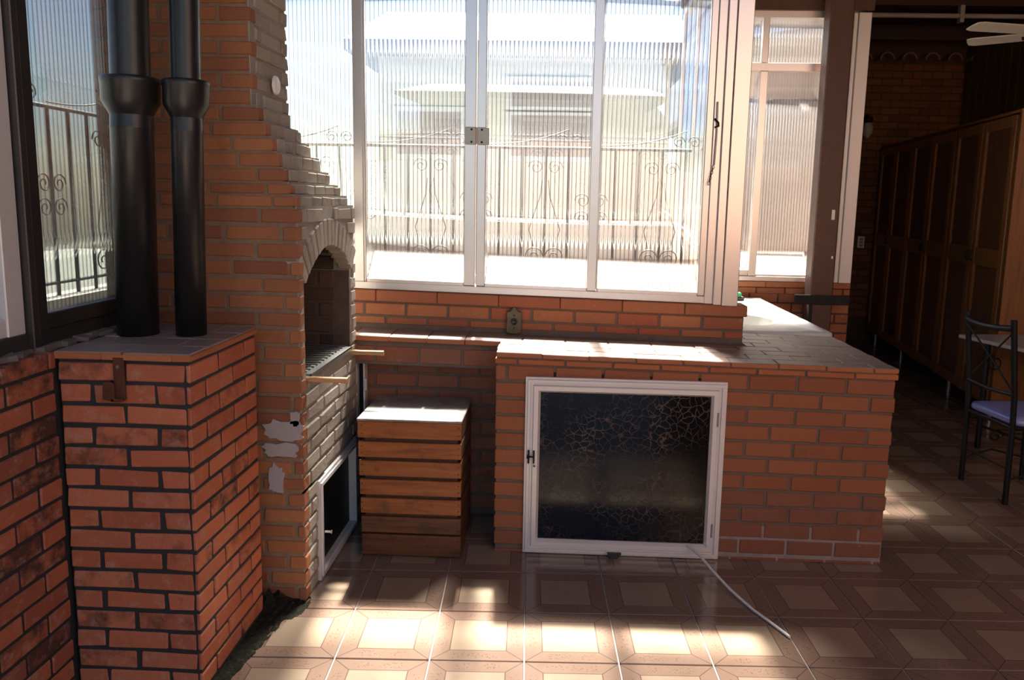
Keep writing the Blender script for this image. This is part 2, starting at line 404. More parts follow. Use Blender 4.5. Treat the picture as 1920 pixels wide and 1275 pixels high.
# ------------------------------------------------------------------ floor
floor = tag(MB().box((-1.5, -6, -.06), (6.2, 7, -.006)).build('floor', 'grout'), kind='structure')
TR, TX, TY = .041, -.152, -.89
ct, st = math.cos(TR), math.sin(TR)
cand = []
for i in range(-6, 22):
    for j in range(-18, 24):
        u, v = (i+.5)*S_T, (j+.5)*S_T
        c = Vector((TX+ct*u-st*v, TY+st*u+ct*v, -.004))
        if not (-1.25 < c.x < 5.9 and -5.8 < c.y < 6.8): continue
        hid = (c.x > .17 and c.x < 1.6 and c.y > .2 and c.y < 2.3) or (c.x < -.2 and c.y > .6) or (c.x < 2.3 and c.y > 2.65) or (c.x < -.87 and -.5 > c.y > -1.0)
        p = project(c)
        vis = p is not None and -160 < p[0] < 2080 and -100 < p[1] < 1600 and not hid
        cand.append((0 if vis else 1, (c-CAM).length, c))
cand.sort(key=lambda q: (q[0], q[1]))
tm = MB().box((-S_T/2+.0028, -S_T/2+.0028, -.006), (S_T/2-.0028, S_T/2-.0028, .004))
bm = bmesh.new(); me = bpy.data.meshes.new('tile'); me.from_pydata(tm.v, [], tm.f); bm.from_mesh(me)
bmesh.ops.bevel(bm, geom=[e for e in bm.edges if all(v.co.z > 0 for v in e.verts)], offset=.0018, segments=1, affect='EDGES'); bm.to_mesh(me); bm.free()
me.materials.append(MATS['floor_tile'])
rest = MB()
for k, (hv, dist, c) in enumerate(cand):
    if hv == 0 and k < 292:
        o = bpy.data.objects.new('tile', me)
        reg(o, floor, Matrix.Translation(c+Vector((0, 0, random.uniform(-.0006, .0006)))) @ Matrix.Rotation(TR, 4, 'Z') @ Matrix.Rotation(R(90*random.randrange(4)), 4, 'Z'))
    else:
        cu = ((c.x-TX)*ct+(c.y-TY)*st)/S_T; cv = (-(c.x-TX)*st+(c.y-TY)*ct)/S_T
        rest.box(((cu-.5)*S_T-S_T/2+.0028, (cv-.5)*S_T-S_T/2+.0028, -.006), ((cu-.5)*S_T+S_T/2-.0028, (cv-.5)*S_T+S_T/2-.0028, .004))
mr = bpy.data.meshes.new('distant_tiles'); mr.from_pydata(rest.v, [], rest.f); mr.materials.append(MATS['floor_tile'])
o0 = Vector((TX+ct*S_T*.5-st*S_T*.5, TY+st*S_T*.5+ct*S_T*.5, -.004))
tag(reg(bpy.data.objects.new('distant_tiles', mr), floor, Matrix.Translation(o0) @ Matrix.Rotation(TR, 4, 'Z')), kind='stuff')

# ------------------------------------------------------------------ room shell
ceil = tag(MB().box((-1.6, -2.2, 3.6), (6.2, .66, 3.7)).box((1.08, .66, 3.6), (6.2, 2.67, 3.7)).box((2.40, 2.67, 3.6), (6.2, 7, 3.7)).build('ceiling', 'ceiling_wood'), kind='structure')
for k in range(6):
    y = -1.8+k*1.5
    box('ceiling_beam', (-1.5 if y < .4 else (1.15 if y < 2.4 else 2.5), y, 3.45), (6.1, y+.12, 3.6), 'ceiling_wood', ceil)
# left wall below the side windows
XL = -1.25
wl = tag(MB().box((XL-.20, -6, 0), (XL-.006, -.53, 1.125)).build('wall_left', 'mortar_black'), kind='structure')
cs = [(.004+i*.0673, .004+i*.0673+.0563, (i % 2)*.105) for i in range(16)]
brickwork(wl, (XL-.006, 0, 0), (0, 1, 0), (1, 0, 0), cs, lambda a, b: [(-2.75, -1.165)], .2, .011, 'brick_wall_red', .04, .004)
brickwork(wl, (XL-.006, 0, 0), (0, 1, 0), (1, 0, 0), [(1.080, 1.128, .05)], lambda a, b: [(-2.75, -1.16)], .2, .006, 'brick_wall_red', .05, .006)
# broken mortar on top of the sill
ms = MB()
for k in range(16):
    y = -1.45+k*.052; ms.obox(Matrix.Translation((XL-.075+random.uniform(-.01, .02), y, 1.13)) @ Matrix.Rotation(random.random()*3, 4, 'Z') @ Matrix.Rotation(random.uniform(-.2, .2), 4, 'X'), .07, .06, .02)
ms.build('broken_mortar', 'mortar_grey', wl)
# plain walls around the room
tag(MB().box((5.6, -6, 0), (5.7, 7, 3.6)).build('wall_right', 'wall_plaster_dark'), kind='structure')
tag(MB().box((1.30, -4.0, 0), (5.6, -3.9, 3.6)).build('wall_shade_added', 'wall_plaster_dark'), kind='structure')  # unseen wall added behind the camera to darken the right of the room
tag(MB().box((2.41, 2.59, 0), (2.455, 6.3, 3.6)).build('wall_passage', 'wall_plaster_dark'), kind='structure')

# ------------------------------------------------------------------ ribbed panes and frames
def pane(parent, O, U, N, w, h, pitch=.0215, th=.004, amp=.0028, f=None, name='pane'):
    """O lower left corner of the pane's middle plane; ribs on the N side"""
    O, U, N = Vector(O), Vector(U), Vector(N); n = max(2, round(w/pitch)); seg = 8; vs = []; fs = []
    m = n*seg
    for i in range(m+1):
        u = w*i/m; ph = 2*math.pi*i/seg; d = th/2+amp*(2*abs(math.cos(ph/2))-1)
        for z in (0, h):
            vs.append(O+U*u+N*d+Vector((0, 0, z))); vs.append(O+U*u-N*th/2+Vector((0, 0, z)))
    for i in range(m):
        a = 4*i; b = 4*i+4
        fs += [(a, b, b+2, a+2), (a+1, a+3, b+3, b+1), (a, a+1, b+1, b), (a+2, b+2, b+3, a+3)]
    fs += [(0, 2, 3, 1), (4*m, 4*m+1, 4*m+3, 4*m+2)]
    o = MB().add(vs, fs).build(name, 'ribbed_glass', parent, fn=f)
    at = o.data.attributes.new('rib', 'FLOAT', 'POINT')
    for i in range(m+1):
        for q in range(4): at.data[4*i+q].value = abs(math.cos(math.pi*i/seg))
    for q in o.data.polygons: q.use_smooth = len(q.vertices) == 4 and abs(q.normal.z) < .5 and q.area < .05 and abs(q.normal.dot(U)) < .9
    return o

# ------------------------------------------------------------------ back wall: niche, pony wall, main window
YP, YN, YL = .505, .425, .275
wb = tag(MB().box((-1.30, YN+.006, 0), (.2, YN+.16, .85)).box((-1.3, YP+.006, .84), (1.205, YP+.12, 1.11)).build('wall_back', 'mortar_counter', fn=lev), kind='structure')
cs = [(.862-.0645-k*.0765, .862-k*.0765, (k % 2)*.107) for k in range(1, 12)]
brickwork(wb, (0, YN+.006, 0), (1, 0, 0), (0, -1, 0), [c for c in cs if c[0] > 0], lambda a, b: [(-1.28, .10)], .203, .0116, 'brick_niche', .05, .005, f=lev)
# corbelled top course and ledge pavers
box('corbel_bed', (-1.28, YL+.03, .778), (.0, YN+.02, .9), 'mortar_counter', wb, fn=lev)
brickwork(wb, (0, YL+.03, 0), (1, 0, 0), (0, -1, 0), [(.79, .868, .03)], lambda a, b: [(-1.28, -.004)], .203, .0116, 'brick_niche', .06, .005, f=lev)
for k in range(7):
    x = -1.28+k*.185
    put_brick(wb, (x+.0875, (YL+YP)/2, .908), (1, 0, 0), (0, -1, 0), .182, YP-YL+.01, .026, 'paver', name='ledge_paver', f=lev)
brickwork(wb, (0, YP+.006, 0), (1, 0, 0), (0, -1, 0), [(.942, .976, .04), (.986, 1.046, .145)], lambda a, b: [(-1.28, 1.202)], .203, .0116, 'brick_pony', .05, .005, f=lev)
for k in range(8):
    x0, x1 = -1.28+k*.3125, -1.28+(k+1)*.3125-.003
    o = MB().box((x0, YP-.02, 1.056), (x1, YP+.12, 1.112)).build('cap_brick', 'brick_pony', wb, bevel=.004, fn=lev)
tag(MB().box((-1.45, YP, 3.0), (1.25, YP+.14, 3.6)).build('trim_1', 'dark_wood'), kind='structure')

w1 = struct_empty('window_1', (0, YP+.03, 1.12))
ZB, ZT = 1.113, 3.0
AL = 'aluminium'
def bar(name, x0, x1, z0, z1, y0=YP+.0, y1=YP+.05, parent=w1, mat=AL, bev=.003): return box(name, (x0, y0, z0), (x1, y1, z1), mat, parent, bev, fn=lev)
bar('bottom_rail', -1.30, 1.04, ZB, ZB+.038, YP-.002, YP+.07)
bar('sill_lip', -1.30, 1.0, ZB+.030, ZB+.042, YP+.012, YP+.05)
bar('top_rail', -1.30, 1.04, ZT-.05, ZT)
bar('fixed_stile', -.767, -.719, ZB+.038, ZT, YP-.004)
def sash(x0, x1, wl_, wr_, zb=.056):
    bar('sash_stile', x0, x0+wl_, ZB+.04, ZT-.05, YP-.006, YP+.035); bar('sash_stile', x1-wr_, x1, ZB+.04, ZT-.05, YP-.006, YP+.035)
    bar('sash_rail', x0+wl_, x1-wr_, ZB+.036, ZB+zb, YP-.003, YP+.018); bar('sash_rail', x0+wl_, x1-wr_, ZT-.09, ZT-.05, YP-.003, YP+.035)
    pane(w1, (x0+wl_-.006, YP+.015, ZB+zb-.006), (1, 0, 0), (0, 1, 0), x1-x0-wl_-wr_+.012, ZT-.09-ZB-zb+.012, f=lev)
sash(-.717, -.155, .010, .056)
sash(-.149, .458, .044, .046)
sash(.460, 1.0, .003, .034)
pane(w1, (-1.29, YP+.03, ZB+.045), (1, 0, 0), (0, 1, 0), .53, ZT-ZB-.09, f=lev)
bar('jamb_step', 1.0, 1.042, ZB+.0, ZT, YP-.012, YP+.05)
bar('wide_post', 1.042, 1.082, ZB-.002, ZT, YP-.028, YP+.06)
bar('wide_post', 1.084, 1.162, ZB-.004, ZT, YP-.034, YP+.06)
hg = bar('hinge', -.207, -.1525, 1.852, 1.937, YP-.013, YP-.006, mat='hinge_steel', bev=.002)
bar('hinge_leaf', -.1475, -.09, 1.852, 1.937, YP-.013, YP-.006, parent=hg, mat='hinge_steel', bev=.002)
MB().tube([(-.151, YP-.012, 1.855), (-.151, YP-.012, 1.935)], .005, 8).build('hinge_pin', 'hinge_steel', hg, fn=lev)
for x in (-.176, -.125):
    for z in (1.865, 1.925): MB().lathe([(0, -.003), (.0055, -.003), (.0055, .0), (0, .0)], (x, YP-.0135, z), 10, 'Y').build('screw', 'black_metal', hg, fn=lev)
# latch rod and chain on the right jamb
ch = MB().tube([(1.013, YP-.022, 2.10), (1.016, YP-.022, 1.95), (1.012, YP-.022, 1.80)], .004, 6).build('latch_rod', 'steel_dull', w1, True)
MB().tube([(1.005, YP-.014, 2.02), (1.02, YP-.03, 2.0), (1.022, YP-.03, 1.985), (1.008, YP-.016, 1.98)], .005, 6).build('latch_hook', 'black_metal', ch, True)
for k in range(7):
    c = Vector((1.008-.003*k, YP-.024, 1.79-.013*k)); an = k % 2*math.pi/2
    MB().tube([c+Vector((.005*math.cos(q)*math.cos(an), .005*math.cos(q)*math.sin(an), .009*math.sin(q))) for q in [2*math.pi*i/8 for i in range(9)]], .0016, 5, False).build('chain_link', 'black_metal', ch, True)

# ------------------------------------------------------------------ brick counter
H = .921; X1 = 1.768
counter = thing('brick_counter', (.9, .25, 0), 'long brick counter with paved top and a framed black glass door', 'counter')
MB().box((.006, .006, 0), (.135, .5, .895)).box((.135, .03, 0), (1.03, .5, .84)).box((.135, .006, .84), (1.03, .5, .895)).box((1.03, .006, 0), (X1-.006, .62, .895)) \
    .box((1.21, .5, 0), (X1-.006, .86, .875)).build('mortar_core', 'mortar_counter', counter, fn=lev)
for xa, xb_ in ((1.70, X1-.006), (1.21, 1.235)): box('wing_wall', (xa, .86, 0), (xb_, 2.44, .875), 'mortar_counter', counter, fn=lev)
tops = [.862-k*.0765 for k in range(11)]
cs = [(t_-.0645, t_, (k % 2)*.107+.055) for k, t_ in enumerate(tops)]+[(.0, .0125, .02)]
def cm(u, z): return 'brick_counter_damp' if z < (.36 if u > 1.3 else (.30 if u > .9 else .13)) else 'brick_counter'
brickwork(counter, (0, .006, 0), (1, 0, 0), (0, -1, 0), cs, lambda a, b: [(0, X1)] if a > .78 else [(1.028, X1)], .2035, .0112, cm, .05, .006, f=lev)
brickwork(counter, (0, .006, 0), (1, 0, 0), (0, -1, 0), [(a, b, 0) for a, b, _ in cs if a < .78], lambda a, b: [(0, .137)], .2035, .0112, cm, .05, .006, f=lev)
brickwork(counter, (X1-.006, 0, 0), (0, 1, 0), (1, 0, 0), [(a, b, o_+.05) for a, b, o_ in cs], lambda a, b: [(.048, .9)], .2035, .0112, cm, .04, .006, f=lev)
brickwork(counter, (.006, 0, 0), (0, -1, 0), (-1, 0, 0), cs, lambda a, b: [(-.42, -.048)], .2035, .0112, 'brick_counter', .04, .006, f=lev)
MB().box((1.032, .0035, 0), (X1-.002, .0065, .165)).build('salt_bloom', 'mortar_salt', counter, fn=lev)
# two thin courses under the lip and the paved top
brickwork(counter, (0, .006, 0), (1, 0, 0), (0, -1, 0), [(.870, .893, .1)], lambda a, b: [(-.004, X1+.004)], .2035, .009, 'paver_edge', .06, .010, f=lev)
brickwork(counter, (X1-.006, 0, 0), (0, 1, 0), (1, 0, 0), [(.870, .893, .1)], lambda a, b: [(.05, .9)], .2035, .009, 'paver_edge', .04, .010, f=lev)
MB().box((.004, .004, .893), (X1-.004, .49, .9175)).box((1.21, .49, .893), (X1-.004, .845, .9175)).build('mortar_bed', 'mortar_grey', counter, fn=lev)
for r in range(8):
    y0 = -.004+r*.106; y1 = y0+.1015
    x = 0.+(r % 2)*-.105
    while x < X1:
        a, b = max(x, -.004), min(x+.2035, X1+.004)
        ok = b-a > .03
        if y1 > YP-.02 and b < 1.2: ok = False
        if ok and y1 > YP-.02 and a < 1.205: a = 1.205; ok = b-a > .03
        if ok: put_brick(counter, ((a+b)/2, (y0+y1)/2, .9095+random.uniform(-.0008, .0008)), (1, 0, 0), (0, -1, 0), b-a, y1-y0, .023, 'paver' if r else 'paver', name='paver', f=lev)
        x += .2085
# door of the counter
DX0, DX1, DZ0, DZ1 = .135, 1.030, .004, .832
door = MB().box((DX0+.05, -.004, DZ0+.05), (DX1-.05, .004, DZ1-.05)).build('cabinet_door', 'crackle_glass', counter)
tag(door, 'black crackle-patterned glass door in a wide aluminium frame')
prof = [(0, .012), (.009, .012), (.011, .022), (.022, .022), (.024, .013), (.034, .013), (.038, .026), (.058, .026), (.068, .010), (.068, -.006), (0, -.006)]
def mitre(parent, x0, x1, z0, z1, prof, yf, mat, fnn=('frame_rail', 'frame_stile'), mapf=None):
    mapf = mapf or (lambda x, y, z: (x, y, z))
    for side in range(4):
        vs = []
        for e in (0, 1):
            for d, hgt in prof:
                if side == 0: p = (x0+d if e == 0 else x1-d, z0+d)
                elif side == 1: p = (x1-d, z0+d if e == 0 else z1-d)
                elif side == 2: p = (x1-d if e == 0 else x0+d, z1-d)
                else: p = (x0+d, z1-d if e == 0 else z0+d)
                vs.append(mapf(p[0], yf-hgt, p[1]))
        n = len(prof)
        fs = [(i, (i+1) % n, n+(i+1) % n, n+i) for i in range(n)]+[tuple(range(n-1, -1, -1)), tuple(range(n, 2*n))]
        MB().add(vs, fs).build(fnn[side % 2], mat, parent)
mitre(door, DX0, DX1, DZ0, DZ1, prof, .0, 'aluminium_white')
MB().box((.150, -.034, .47), (.1585, -.02, .497)).box((.150, -.034, .437), (.1585, -.02, .462)).box((.146, -.032, .458), (.156, -.02, .474)) \
    .box((.156, -.030, .463), (.178, -.02, .469)).box((.1745, -.034, .437), (.182, -.02, .497)).build('latch', 'black_metal', door, bevel=.001)
MB().lathe([(0, -.005), (.0065, -.005), (.0075, 0)], (.181, -.022, .425), 12, 'Y').build('lock', 'steel_dull', door, True)
MB().lathe([(0, -.002), (.003, -.002), (.003, 0)], (.181, -.0275, .423), 8, 'Y').build('keyhole', 'black_metal', door)
for z in (.665, .145): box('hinge_pin', (.988, -.030, z-.032), (.996, -.022, z+.032), 'steel_dull', door, .0015)
MB().prism([(-.032, .022), (-.016, -.0), (.016, -.0), (.032, .022)], lambda u, v, w: (.555+u, w, .002+v), -.045, -.018).build('door_stop', 'black_plastic', counter)

# ------------------------------------------------------------------ brick pier with the two iron pipes
PX0, PX1, PY0, PY1, PH = -1.249, -.836, -1.159, -.645, 1.13
pier = thing('brick_pier', ((PX0+PX1)/2, (PY0+PY1)/2, 0), 'red brick pier with black painted joints below the iron pipes', 'pier')
MB().box((PX0+.006, PY0+.006, 0), (PX1-.006, PY1, PH-.022)).build('mortar_core', 'mortar_black', pier)
cs = []
for k in range(17):
    t_ = PH-.034-k*.0673
    if t_ < .02: break
    cs.append((max(.0, t_-.0545), t_, k))
for z0, z1, k in cs:
    fr = [(0, .193), (.206, .387)] if k % 2 == 0 else [(0, .092), (.105, .292), (.305, .388)]
    for a, b in fr:
        a2, b2 = a+random.uniform(-.003, .003), b+random.uniform(-.003, .003)
        put_brick(pier, (PX0+.004+(a2+b2)/2, PY0+.006-.004+.025, (z0+z1)/2), (1, 0, 0), (0, -1, 0), b2-a2, .05, z1-z0, 'brick_red', .0032, wob=.7)
    rt_ = [(.002, .203), (.214, .414), (.425, .512)] if k % 2 == 0 else [(.002, .103), (.115, .312), (.323, .512)]
    for a, b in rt_:
        put_brick(pier, (PX1-.002-.0065, PY0+(a+b)/2, (z0+z1)/2), (0, 1, 0), (1, 0, 0), b-a, .013, z1-z0, 'brick_red', .0032, wob=.7)
for r in range(4):
    y0 = PY0-.006+r*.131
    for a, b in ([(0, .205), (.209, .418)] if r % 2 == 0 else [(0, .1), (.104, .31), (.314, .418)]):
        put_brick(pier, (PX0-.001+(a+b)/2, y0+.064, PH-.009), (1, 0, 0), (0, -1, 0), b-a, .128, .024, 'paver', name='cap_paver')
for a, b in ((.0, .143), (.147, .36), (.364, .419)):
    put_brick(pier, (PX0-.001+(a+b)/2, PY0-.003, PH-.012), (1, 0, 0), (0, -1, 0), b-a, .012, .018, 'paver_edge', name='cap_edge')
for a, b in ((.0, .18), (.184, .39), (.394, .515)):
    put_brick(pier, (PX1+.002, PY0+(a+b)/2, PH-.012), (0, 1, 0), (1, 0, 0), b-a, .012, .018, 'paver_edge', name='cap_edge')
hk = MB().box((-1.067, PY0-.012, .985), (-1.034, PY0-.002, 1.118)).build('rusty_hook', 'rust', pier, bevel=.002)
tag(hk, 'rusty flat iron hook fixed to the pier')
MB().prism([(-1.095, .992), (-1.058, .985), (-1.058, 1.04), (-1.075, 1.048), (-1.09, 1.045)], lambda u, v, w: (u, w, v), PY0-.030, PY0-.020).build('hook_lip', 'rust', hk, bevel=.002)
MB().box((-1.07, PY0-.030, .985), (-1.035, PY0-.004, .995)).build('hook_foot', 'rust', hk, bevel=.002)
MB().lathe([(0, -.004), (.005, -.004), (.006, 0)], (-1.051, PY0-.012, 1.09), 10, 'Y').build('rivet', 'steel_dull', hk)
def pipe(x, y, r, rc, zc0, label, lean):
    p = thing('iron_pipe', (x, y, PH), label, 'pipe', group='cast iron pipes on the pier')
    z = PH+.003
    sh = lambda q: Vector((q[0]+(q[2]-PH)*lean, q[1], q[2]))
    MB().lathe([(0, z), (r, z), (r, zc0-.06), (r*1.02, zc0-.055), (r*1.02, zc0-.05), (r, zc0-.045), (r, zc0)], (x, y, 0), 32).build('lower_pipe', 'cast_iron', p, True, fn=sh)
    MB().lathe([(r*.98, zc0-.015), (r*1.10, zc0), (rc, zc0+.03), (rc, zc0+.085), (rc*1.03, zc0+.092), (rc*1.03, zc0+.104), (rc*.96, zc0+.108), (r*.9, zc0+.108)], (x, y, 0), 32).build('collar', 'cast_iron', p, True, fn=sh)
    MB().lathe([(r*.93, zc0+.1), (r*.93, 3.6)], (x, y, 0), 32).build('upper_pipe', 'cast_iron', p, True, fn=sh)
pipe(-1.162, -.845, .066, .090, 1.873, 'thicker black iron pipe with a flared collar beside the ribbed side window', .022)
pipe(-.985, -.83, .050, .072, 1.868, 'thinner black iron pipe beside the barbecue brickwork', .022)

# ------------------------------------------------------------------ brick barbecue
XB, YS, YE = -.705, -.53, .28
bbq = thing('brick_barbecue', (-1.0, -.12, 0), 'tall brick barbecue with arched fire opening and stepped chimney', 'barbecue')
AY, AA, AS, ARISE = -.128, .328, 1.27, .13
AR = (AA*AA+ARISE*ARISE)/(2*ARISE); AC = AS+ARISE-AR; AO = AR+.115; TH = math.asin(AA/AR)
def arch_z(y):
    d = abs(y-AY); return AC+math.sqrt(max(0, AR*AR-d*d)) if d < AA else AS
ZO = .905
core = MB()
core.box((-1.30, YS+.006, 0), (-1.17, YE, 1.573)).box((-1.3, YS+.006, 0), (XB-.06, YE, ZO-.03)).box((-1.3, YS+.006, 1.46), (XB-.07, YE, 1.573))
core.box((-1.3, YS+.006, ZO-.03), (XB-.008, AY-AA-.006, 1.573)).box((-1.3, AY+AA+.006, ZO-.03), (XB-.008, YE, 1.573))
core.box((XB-.07, YS+.006, .45), (XB-.008, YE, ZO-.03)).box((XB-.07, YS+.006, 0), (XB-.008, -.362, .46)).box((XB-.07, .235, 0), (XB-.008, YE, .46))
for k in range(16):
    a, b = AY-AA-.006+k*(2*AA+.012)/16, AY-AA-.006+(k+1)*(2*AA+.012)/16
    core.box((XB-.07, a, max(arch_z(a), arch_z(b), AS)+.004), (XB-.008, b, 1.573))
co = core.build('mortar_core', 'mortar_ash', bbq)
# side face skin in orange mortar
steps = [(-.862, -.15, 1.935, 3.6), (-.843, -.16, 1.878, 1.935), (-.819, -.135, 1.825, 1.878), (-.796, -.07, 1.77, 1.825), (-.774, -.005, 1.713, 1.77), (-.753, .062, 1.66, 1.713), (-.731, .125, 1.614, 1.66), (-.712, .205, 1.567, 1.614)]
ck = MB()
for xs, yb, z0, z1 in steps: ck.box((-1.30, YS+.006, z0), (xs-.008, yb-.006, z1+.002))
ck.build('corbel_core', 'mortar_ash', bbq)
sk = MB().box((-1.30, YS+.004, 0), (XB-.012, YS+.008, 1.567))
for xs, yb, z0, z1 in steps: sk.box((-1.30, YS+.004, z0), (xs-.012, YS+.008, z1))
sk.build('side_mortar', 'mortar_orange', bbq)
PB = .0653
cs = [(z-.0495, z, (k % 2)*.11+random.uniform(-.02, .02)) for k, z in enumerate([1.560-k*PB for k in range(24)]) if z-.0495 > -.03]
cs = [(max(a, 0), b, o_) for a, b, o_ in cs]
brickwork(bbq, (0, YS+.004, 0), (1, 0, 0), (0, -1, 0), cs, lambda a, b: [(-1.295, XB)], .2, .0155, 'brick_orange', .05, .005, .0025, ragged=.003)
def fspans(z0, z1):
    z = (z0+z1)/2; lo, hi = YS+.05, YE
    if z < .455: return [(lo, -.368), (.236, hi)]
    if z1 < ZO+.012: return [(lo, hi)]
    if z < AS-.02: hw = AA+.004
    else:
        zz = z0
        hw = math.sqrt(max(0, AO*AO-(zz-AC)**2)); e = AO*math.sin(TH); ze = AC+AO*math.cos(TH)
        if zz < ze: hw = AA+(e-AA)*min(1, max(0, (z1-AS)/(ze-AS)))
        hw += .006
    if hw < .03: return [(lo, hi)]
    return [(lo, AY-hw), (AY+hw, hi)]
brickwork(bbq, (XB-.008, 0, 0), (0, 1, 0), (1, 0, 0), cs, fspans, .2, .014, 'brick_ashy', .055, .007, .004, ragged=.004, jit=.003, minl=.03)
nv = 15
for k in range(nv):
    th = -TH+(k+.5)*2*TH/nv; rr = (AR+AO)/2+.003
    c = Vector((XB-.008+.009-.03+random.uniform(-.003, .003), AY+rr*math.sin(th), AC+rr*math.cos(th)))
    Ud = Vector((0, math.cos(th), -math.sin(th)))
    put_brick(bbq, c, Ud, (1, 0, 0), 2*AR*TH/nv-.006, .06, AO-AR, 'brick_ashy', .003, name='arch_brick', wob=1)
# corbel courses and chimney, front (towards the sink) and side
for i, (xs, yb, z0, z1) in enumerate(steps):
    if i == 0: crs = [(1.935+k*.0585+.004, 1.935+(k+1)*.0585-.008, (k % 2)*.1) for k in range(10)]
    else: crs = [(z0+.003, z1-.006, random.random()*.2)]
    brickwork(bbq, (0, YS+.004, 0), (1, 0, 0), (0, -1, 0), crs, lambda a, b: [(-1.295, xs)], .2, .0155, 'brick_orange', .05, .005, .0025)
    brickwork(bbq, (xs-.008, 0, 0), (0, 1, 0), (1, 0, 0), crs, lambda a, b: [(YS+.05, yb)], .12 if i else .2, .010, 'brick_ashy', .09 if i else .05, .007, .004, jit=.004)
# sooty firebox
MB().box((-1.175, AY-AA-.005, ZO-.035), (-1.165, AY+AA+.005, 1.47)).box((-1.17, AY-AA-.009, ZO-.03), (XB-.012, AY-AA+.001, 1.27)).box((-1.17, AY+AA-.001, ZO-.03), (XB-.012, AY+AA+.009, 1.27)) \
    .box((-1.17, AY-AA, 1.455), (XB-.07, AY+AA, 1.465)).box((-1.17, AY-AA, ZO-.035), (XB-.012, AY+AA, ZO-.028)).build('firebox', 'mortar_sooty', bbq)
cs2 = [(.90+k*.075, .90+k*.075+.062, (k % 2)*.1) for k in range(7)]
brickwork(bbq, (-1.165, 0, 0), (0, 1, 0), (1, 0, 0), cs2, lambda a, b: [(AY-AA+.01, AY+AA-.012)], .2, .014, 'brick_sooty', .02, .006, .003, name='fire_brick')
brickwork(bbq, (0, AY+AA, 0), (1, 0, 0), (0, -1, 0), cs2, lambda a, b: [(-1.15, -.79)], .2, .014, 'brick_sooty', .02, .006, .003, name='fire_brick')
MB().tube([(-1.10, -.36, 1.06), (-.95, .19, 1.13)], .006, 6).build('grill_bar', 'steel_dull', bbq, True)
# round vent cover on the chimney
MB().lathe([(0, .012), (.026, .012), (.034, .008), (.036, 0)], (-.853, -.325, 2.035), 24, 'X').build('vent_cover', 'white_plastic', bbq, True)
# plaster left on the side face
def blob(name, cx, cz, w, h, seed, mat='plaster'):
    rnd = random.Random(seed); n = 22; pts = []
    for k in range(n):
        a = 2*math.pi*k/n; r = rnd.uniform(.72, 1.08); pts.append((cx+w*r*math.copysign(abs(math.cos(a))**.7, math.cos(a)), cz+h*r*math.copysign(abs(math.sin(a))**.7, math.sin(a))))
    MB().prism(pts, lambda u, v, d: (u, d, v), YS-.0055, YS+.002).build(name, mat, bbq)
blob('plaster_patch', -.775, .712, .085, .045, 3); blob('plaster_patch', -.795, .63, .075, .032, 5); blob('plaster_patch', -.815, .51, .034, .065, 8); blob('plaster_patch', -.735, .76, .022, .03, 11)
# iron door under the fire opening
bd = MB().box((XB-.03, -.34, .03), (XB-.024, .215, .42)).build('ash_door', 'black_metal', bbq)
tag(bd, 'dark ash door in an aluminium frame below the fire')
mitre(bd, -.358, .230, .004, .442, [(0, .012), (.014, .012), (.014, .018), (.03, .018), (.03, .008), (.034, .008), (.034, -.02), (0, -.02)], 0, 'aluminium_white', mapf=lambda x, y, z: (XB-.006-y, x, z))
MB().tube([(XB+.006, -.296, .196), (XB+.03, -.296, .196), (XB+.035, -.296, .196)], [.005, .005, .009], 10).build('knob', 'white_plastic', bd, True)

# pull-out grill with two wooden handles
gr = thing('grill_rack', (-.85, -.12, .90), 'steel grill rack with two wooden handles sticking out of the fire opening', 'grill')
MB().box((XB-.03, -.43, .905), (XB+.006, .165, .914)).box((XB-.002, -.43, .888), (XB+.006, .165, .914)).build('front_bar', 'steel_dull', gr, bevel=.001)
for k in range(13):
    y = -.41+k*.047; MB().tube([(XB-.02, y, .918), (-1.12, y, .918)], .004, 6).build('rod', 'steel_dull', gr, True)
for y, z in ((-.45, .897), (.178, .884)):
    h_ = MB().tube([(XB-.02, y, z), (XB+.004, y, z), (XB+.02, y, z), (XB+.05, y-.001, z), (XB+.158, y-.004, z)], [.006, .010, .0125, .011, .0125], 10).build('handle', 'handle_wood', gr, True)
    MB().tube([(XB-.14, y, z), (XB-.018, y, z)], .005, 6).build('tang', 'steel_dull', h_, True)
# aluminium channel standing in the corner between barbecue and niche
cn = thing('aluminium_channel', (-.70, .37, 0), 'narrow upright aluminium channel behind the crate in the corner', 'channel')
MB().box((-.728, .345, 0), (-.720, .40, .89)).box((-.690, .345, 0), (-.682, .40, .89)).build('flange', 'aluminium_white', cn)
MB().box((-.720, .385, 0), (-.690, .40, .89)).build('web', 'black_metal', cn)
MB().box((-.682, .335, .66), (-.672, .355, .72)).build('clip', 'aluminium_white', cn)

# moss and dirt in the corner
def moss():
    bm = bmesh.new(); bmesh.ops.create_grid(bm, x_segments=34, y_segments=34, size=.5)
    rnd = random.Random(4)
    from mathutils import noise as nz
    dele = []
    for v in bm.verts:
        u, w = v.co.x+.5, v.co.y+.5
        x = -.845+u*.22; y = -1.15+w*.66
        d = max(0, 1-(x+.845)/(.05+.10*w**1.5)) ; e = max(0, 1-abs(y+.56)/.16)*max(0, 1-(x+.845)/.18)
        hgt = .014*d+.075*e*e*(.6+.8*nz.noise(Vector((x*30, y*30, 1))))+.012*nz.noise(Vector((x*70, y*70, 3)))*(d > .02)
        v.co = Vector((x, y, hgt if (d > .02 or e > .1) else -.02))
    me = bpy.data.meshes.new('moss'); bm.to_mesh(me); bm.free(); me.materials.append(MATS['moss'])
    o = reg(bpy.data.objects.new('moss', me), None, Matrix())
    tag(o, 'dark moss and dirt on the floor between pier and barbecue', 'moss', kind='stuff')
moss()

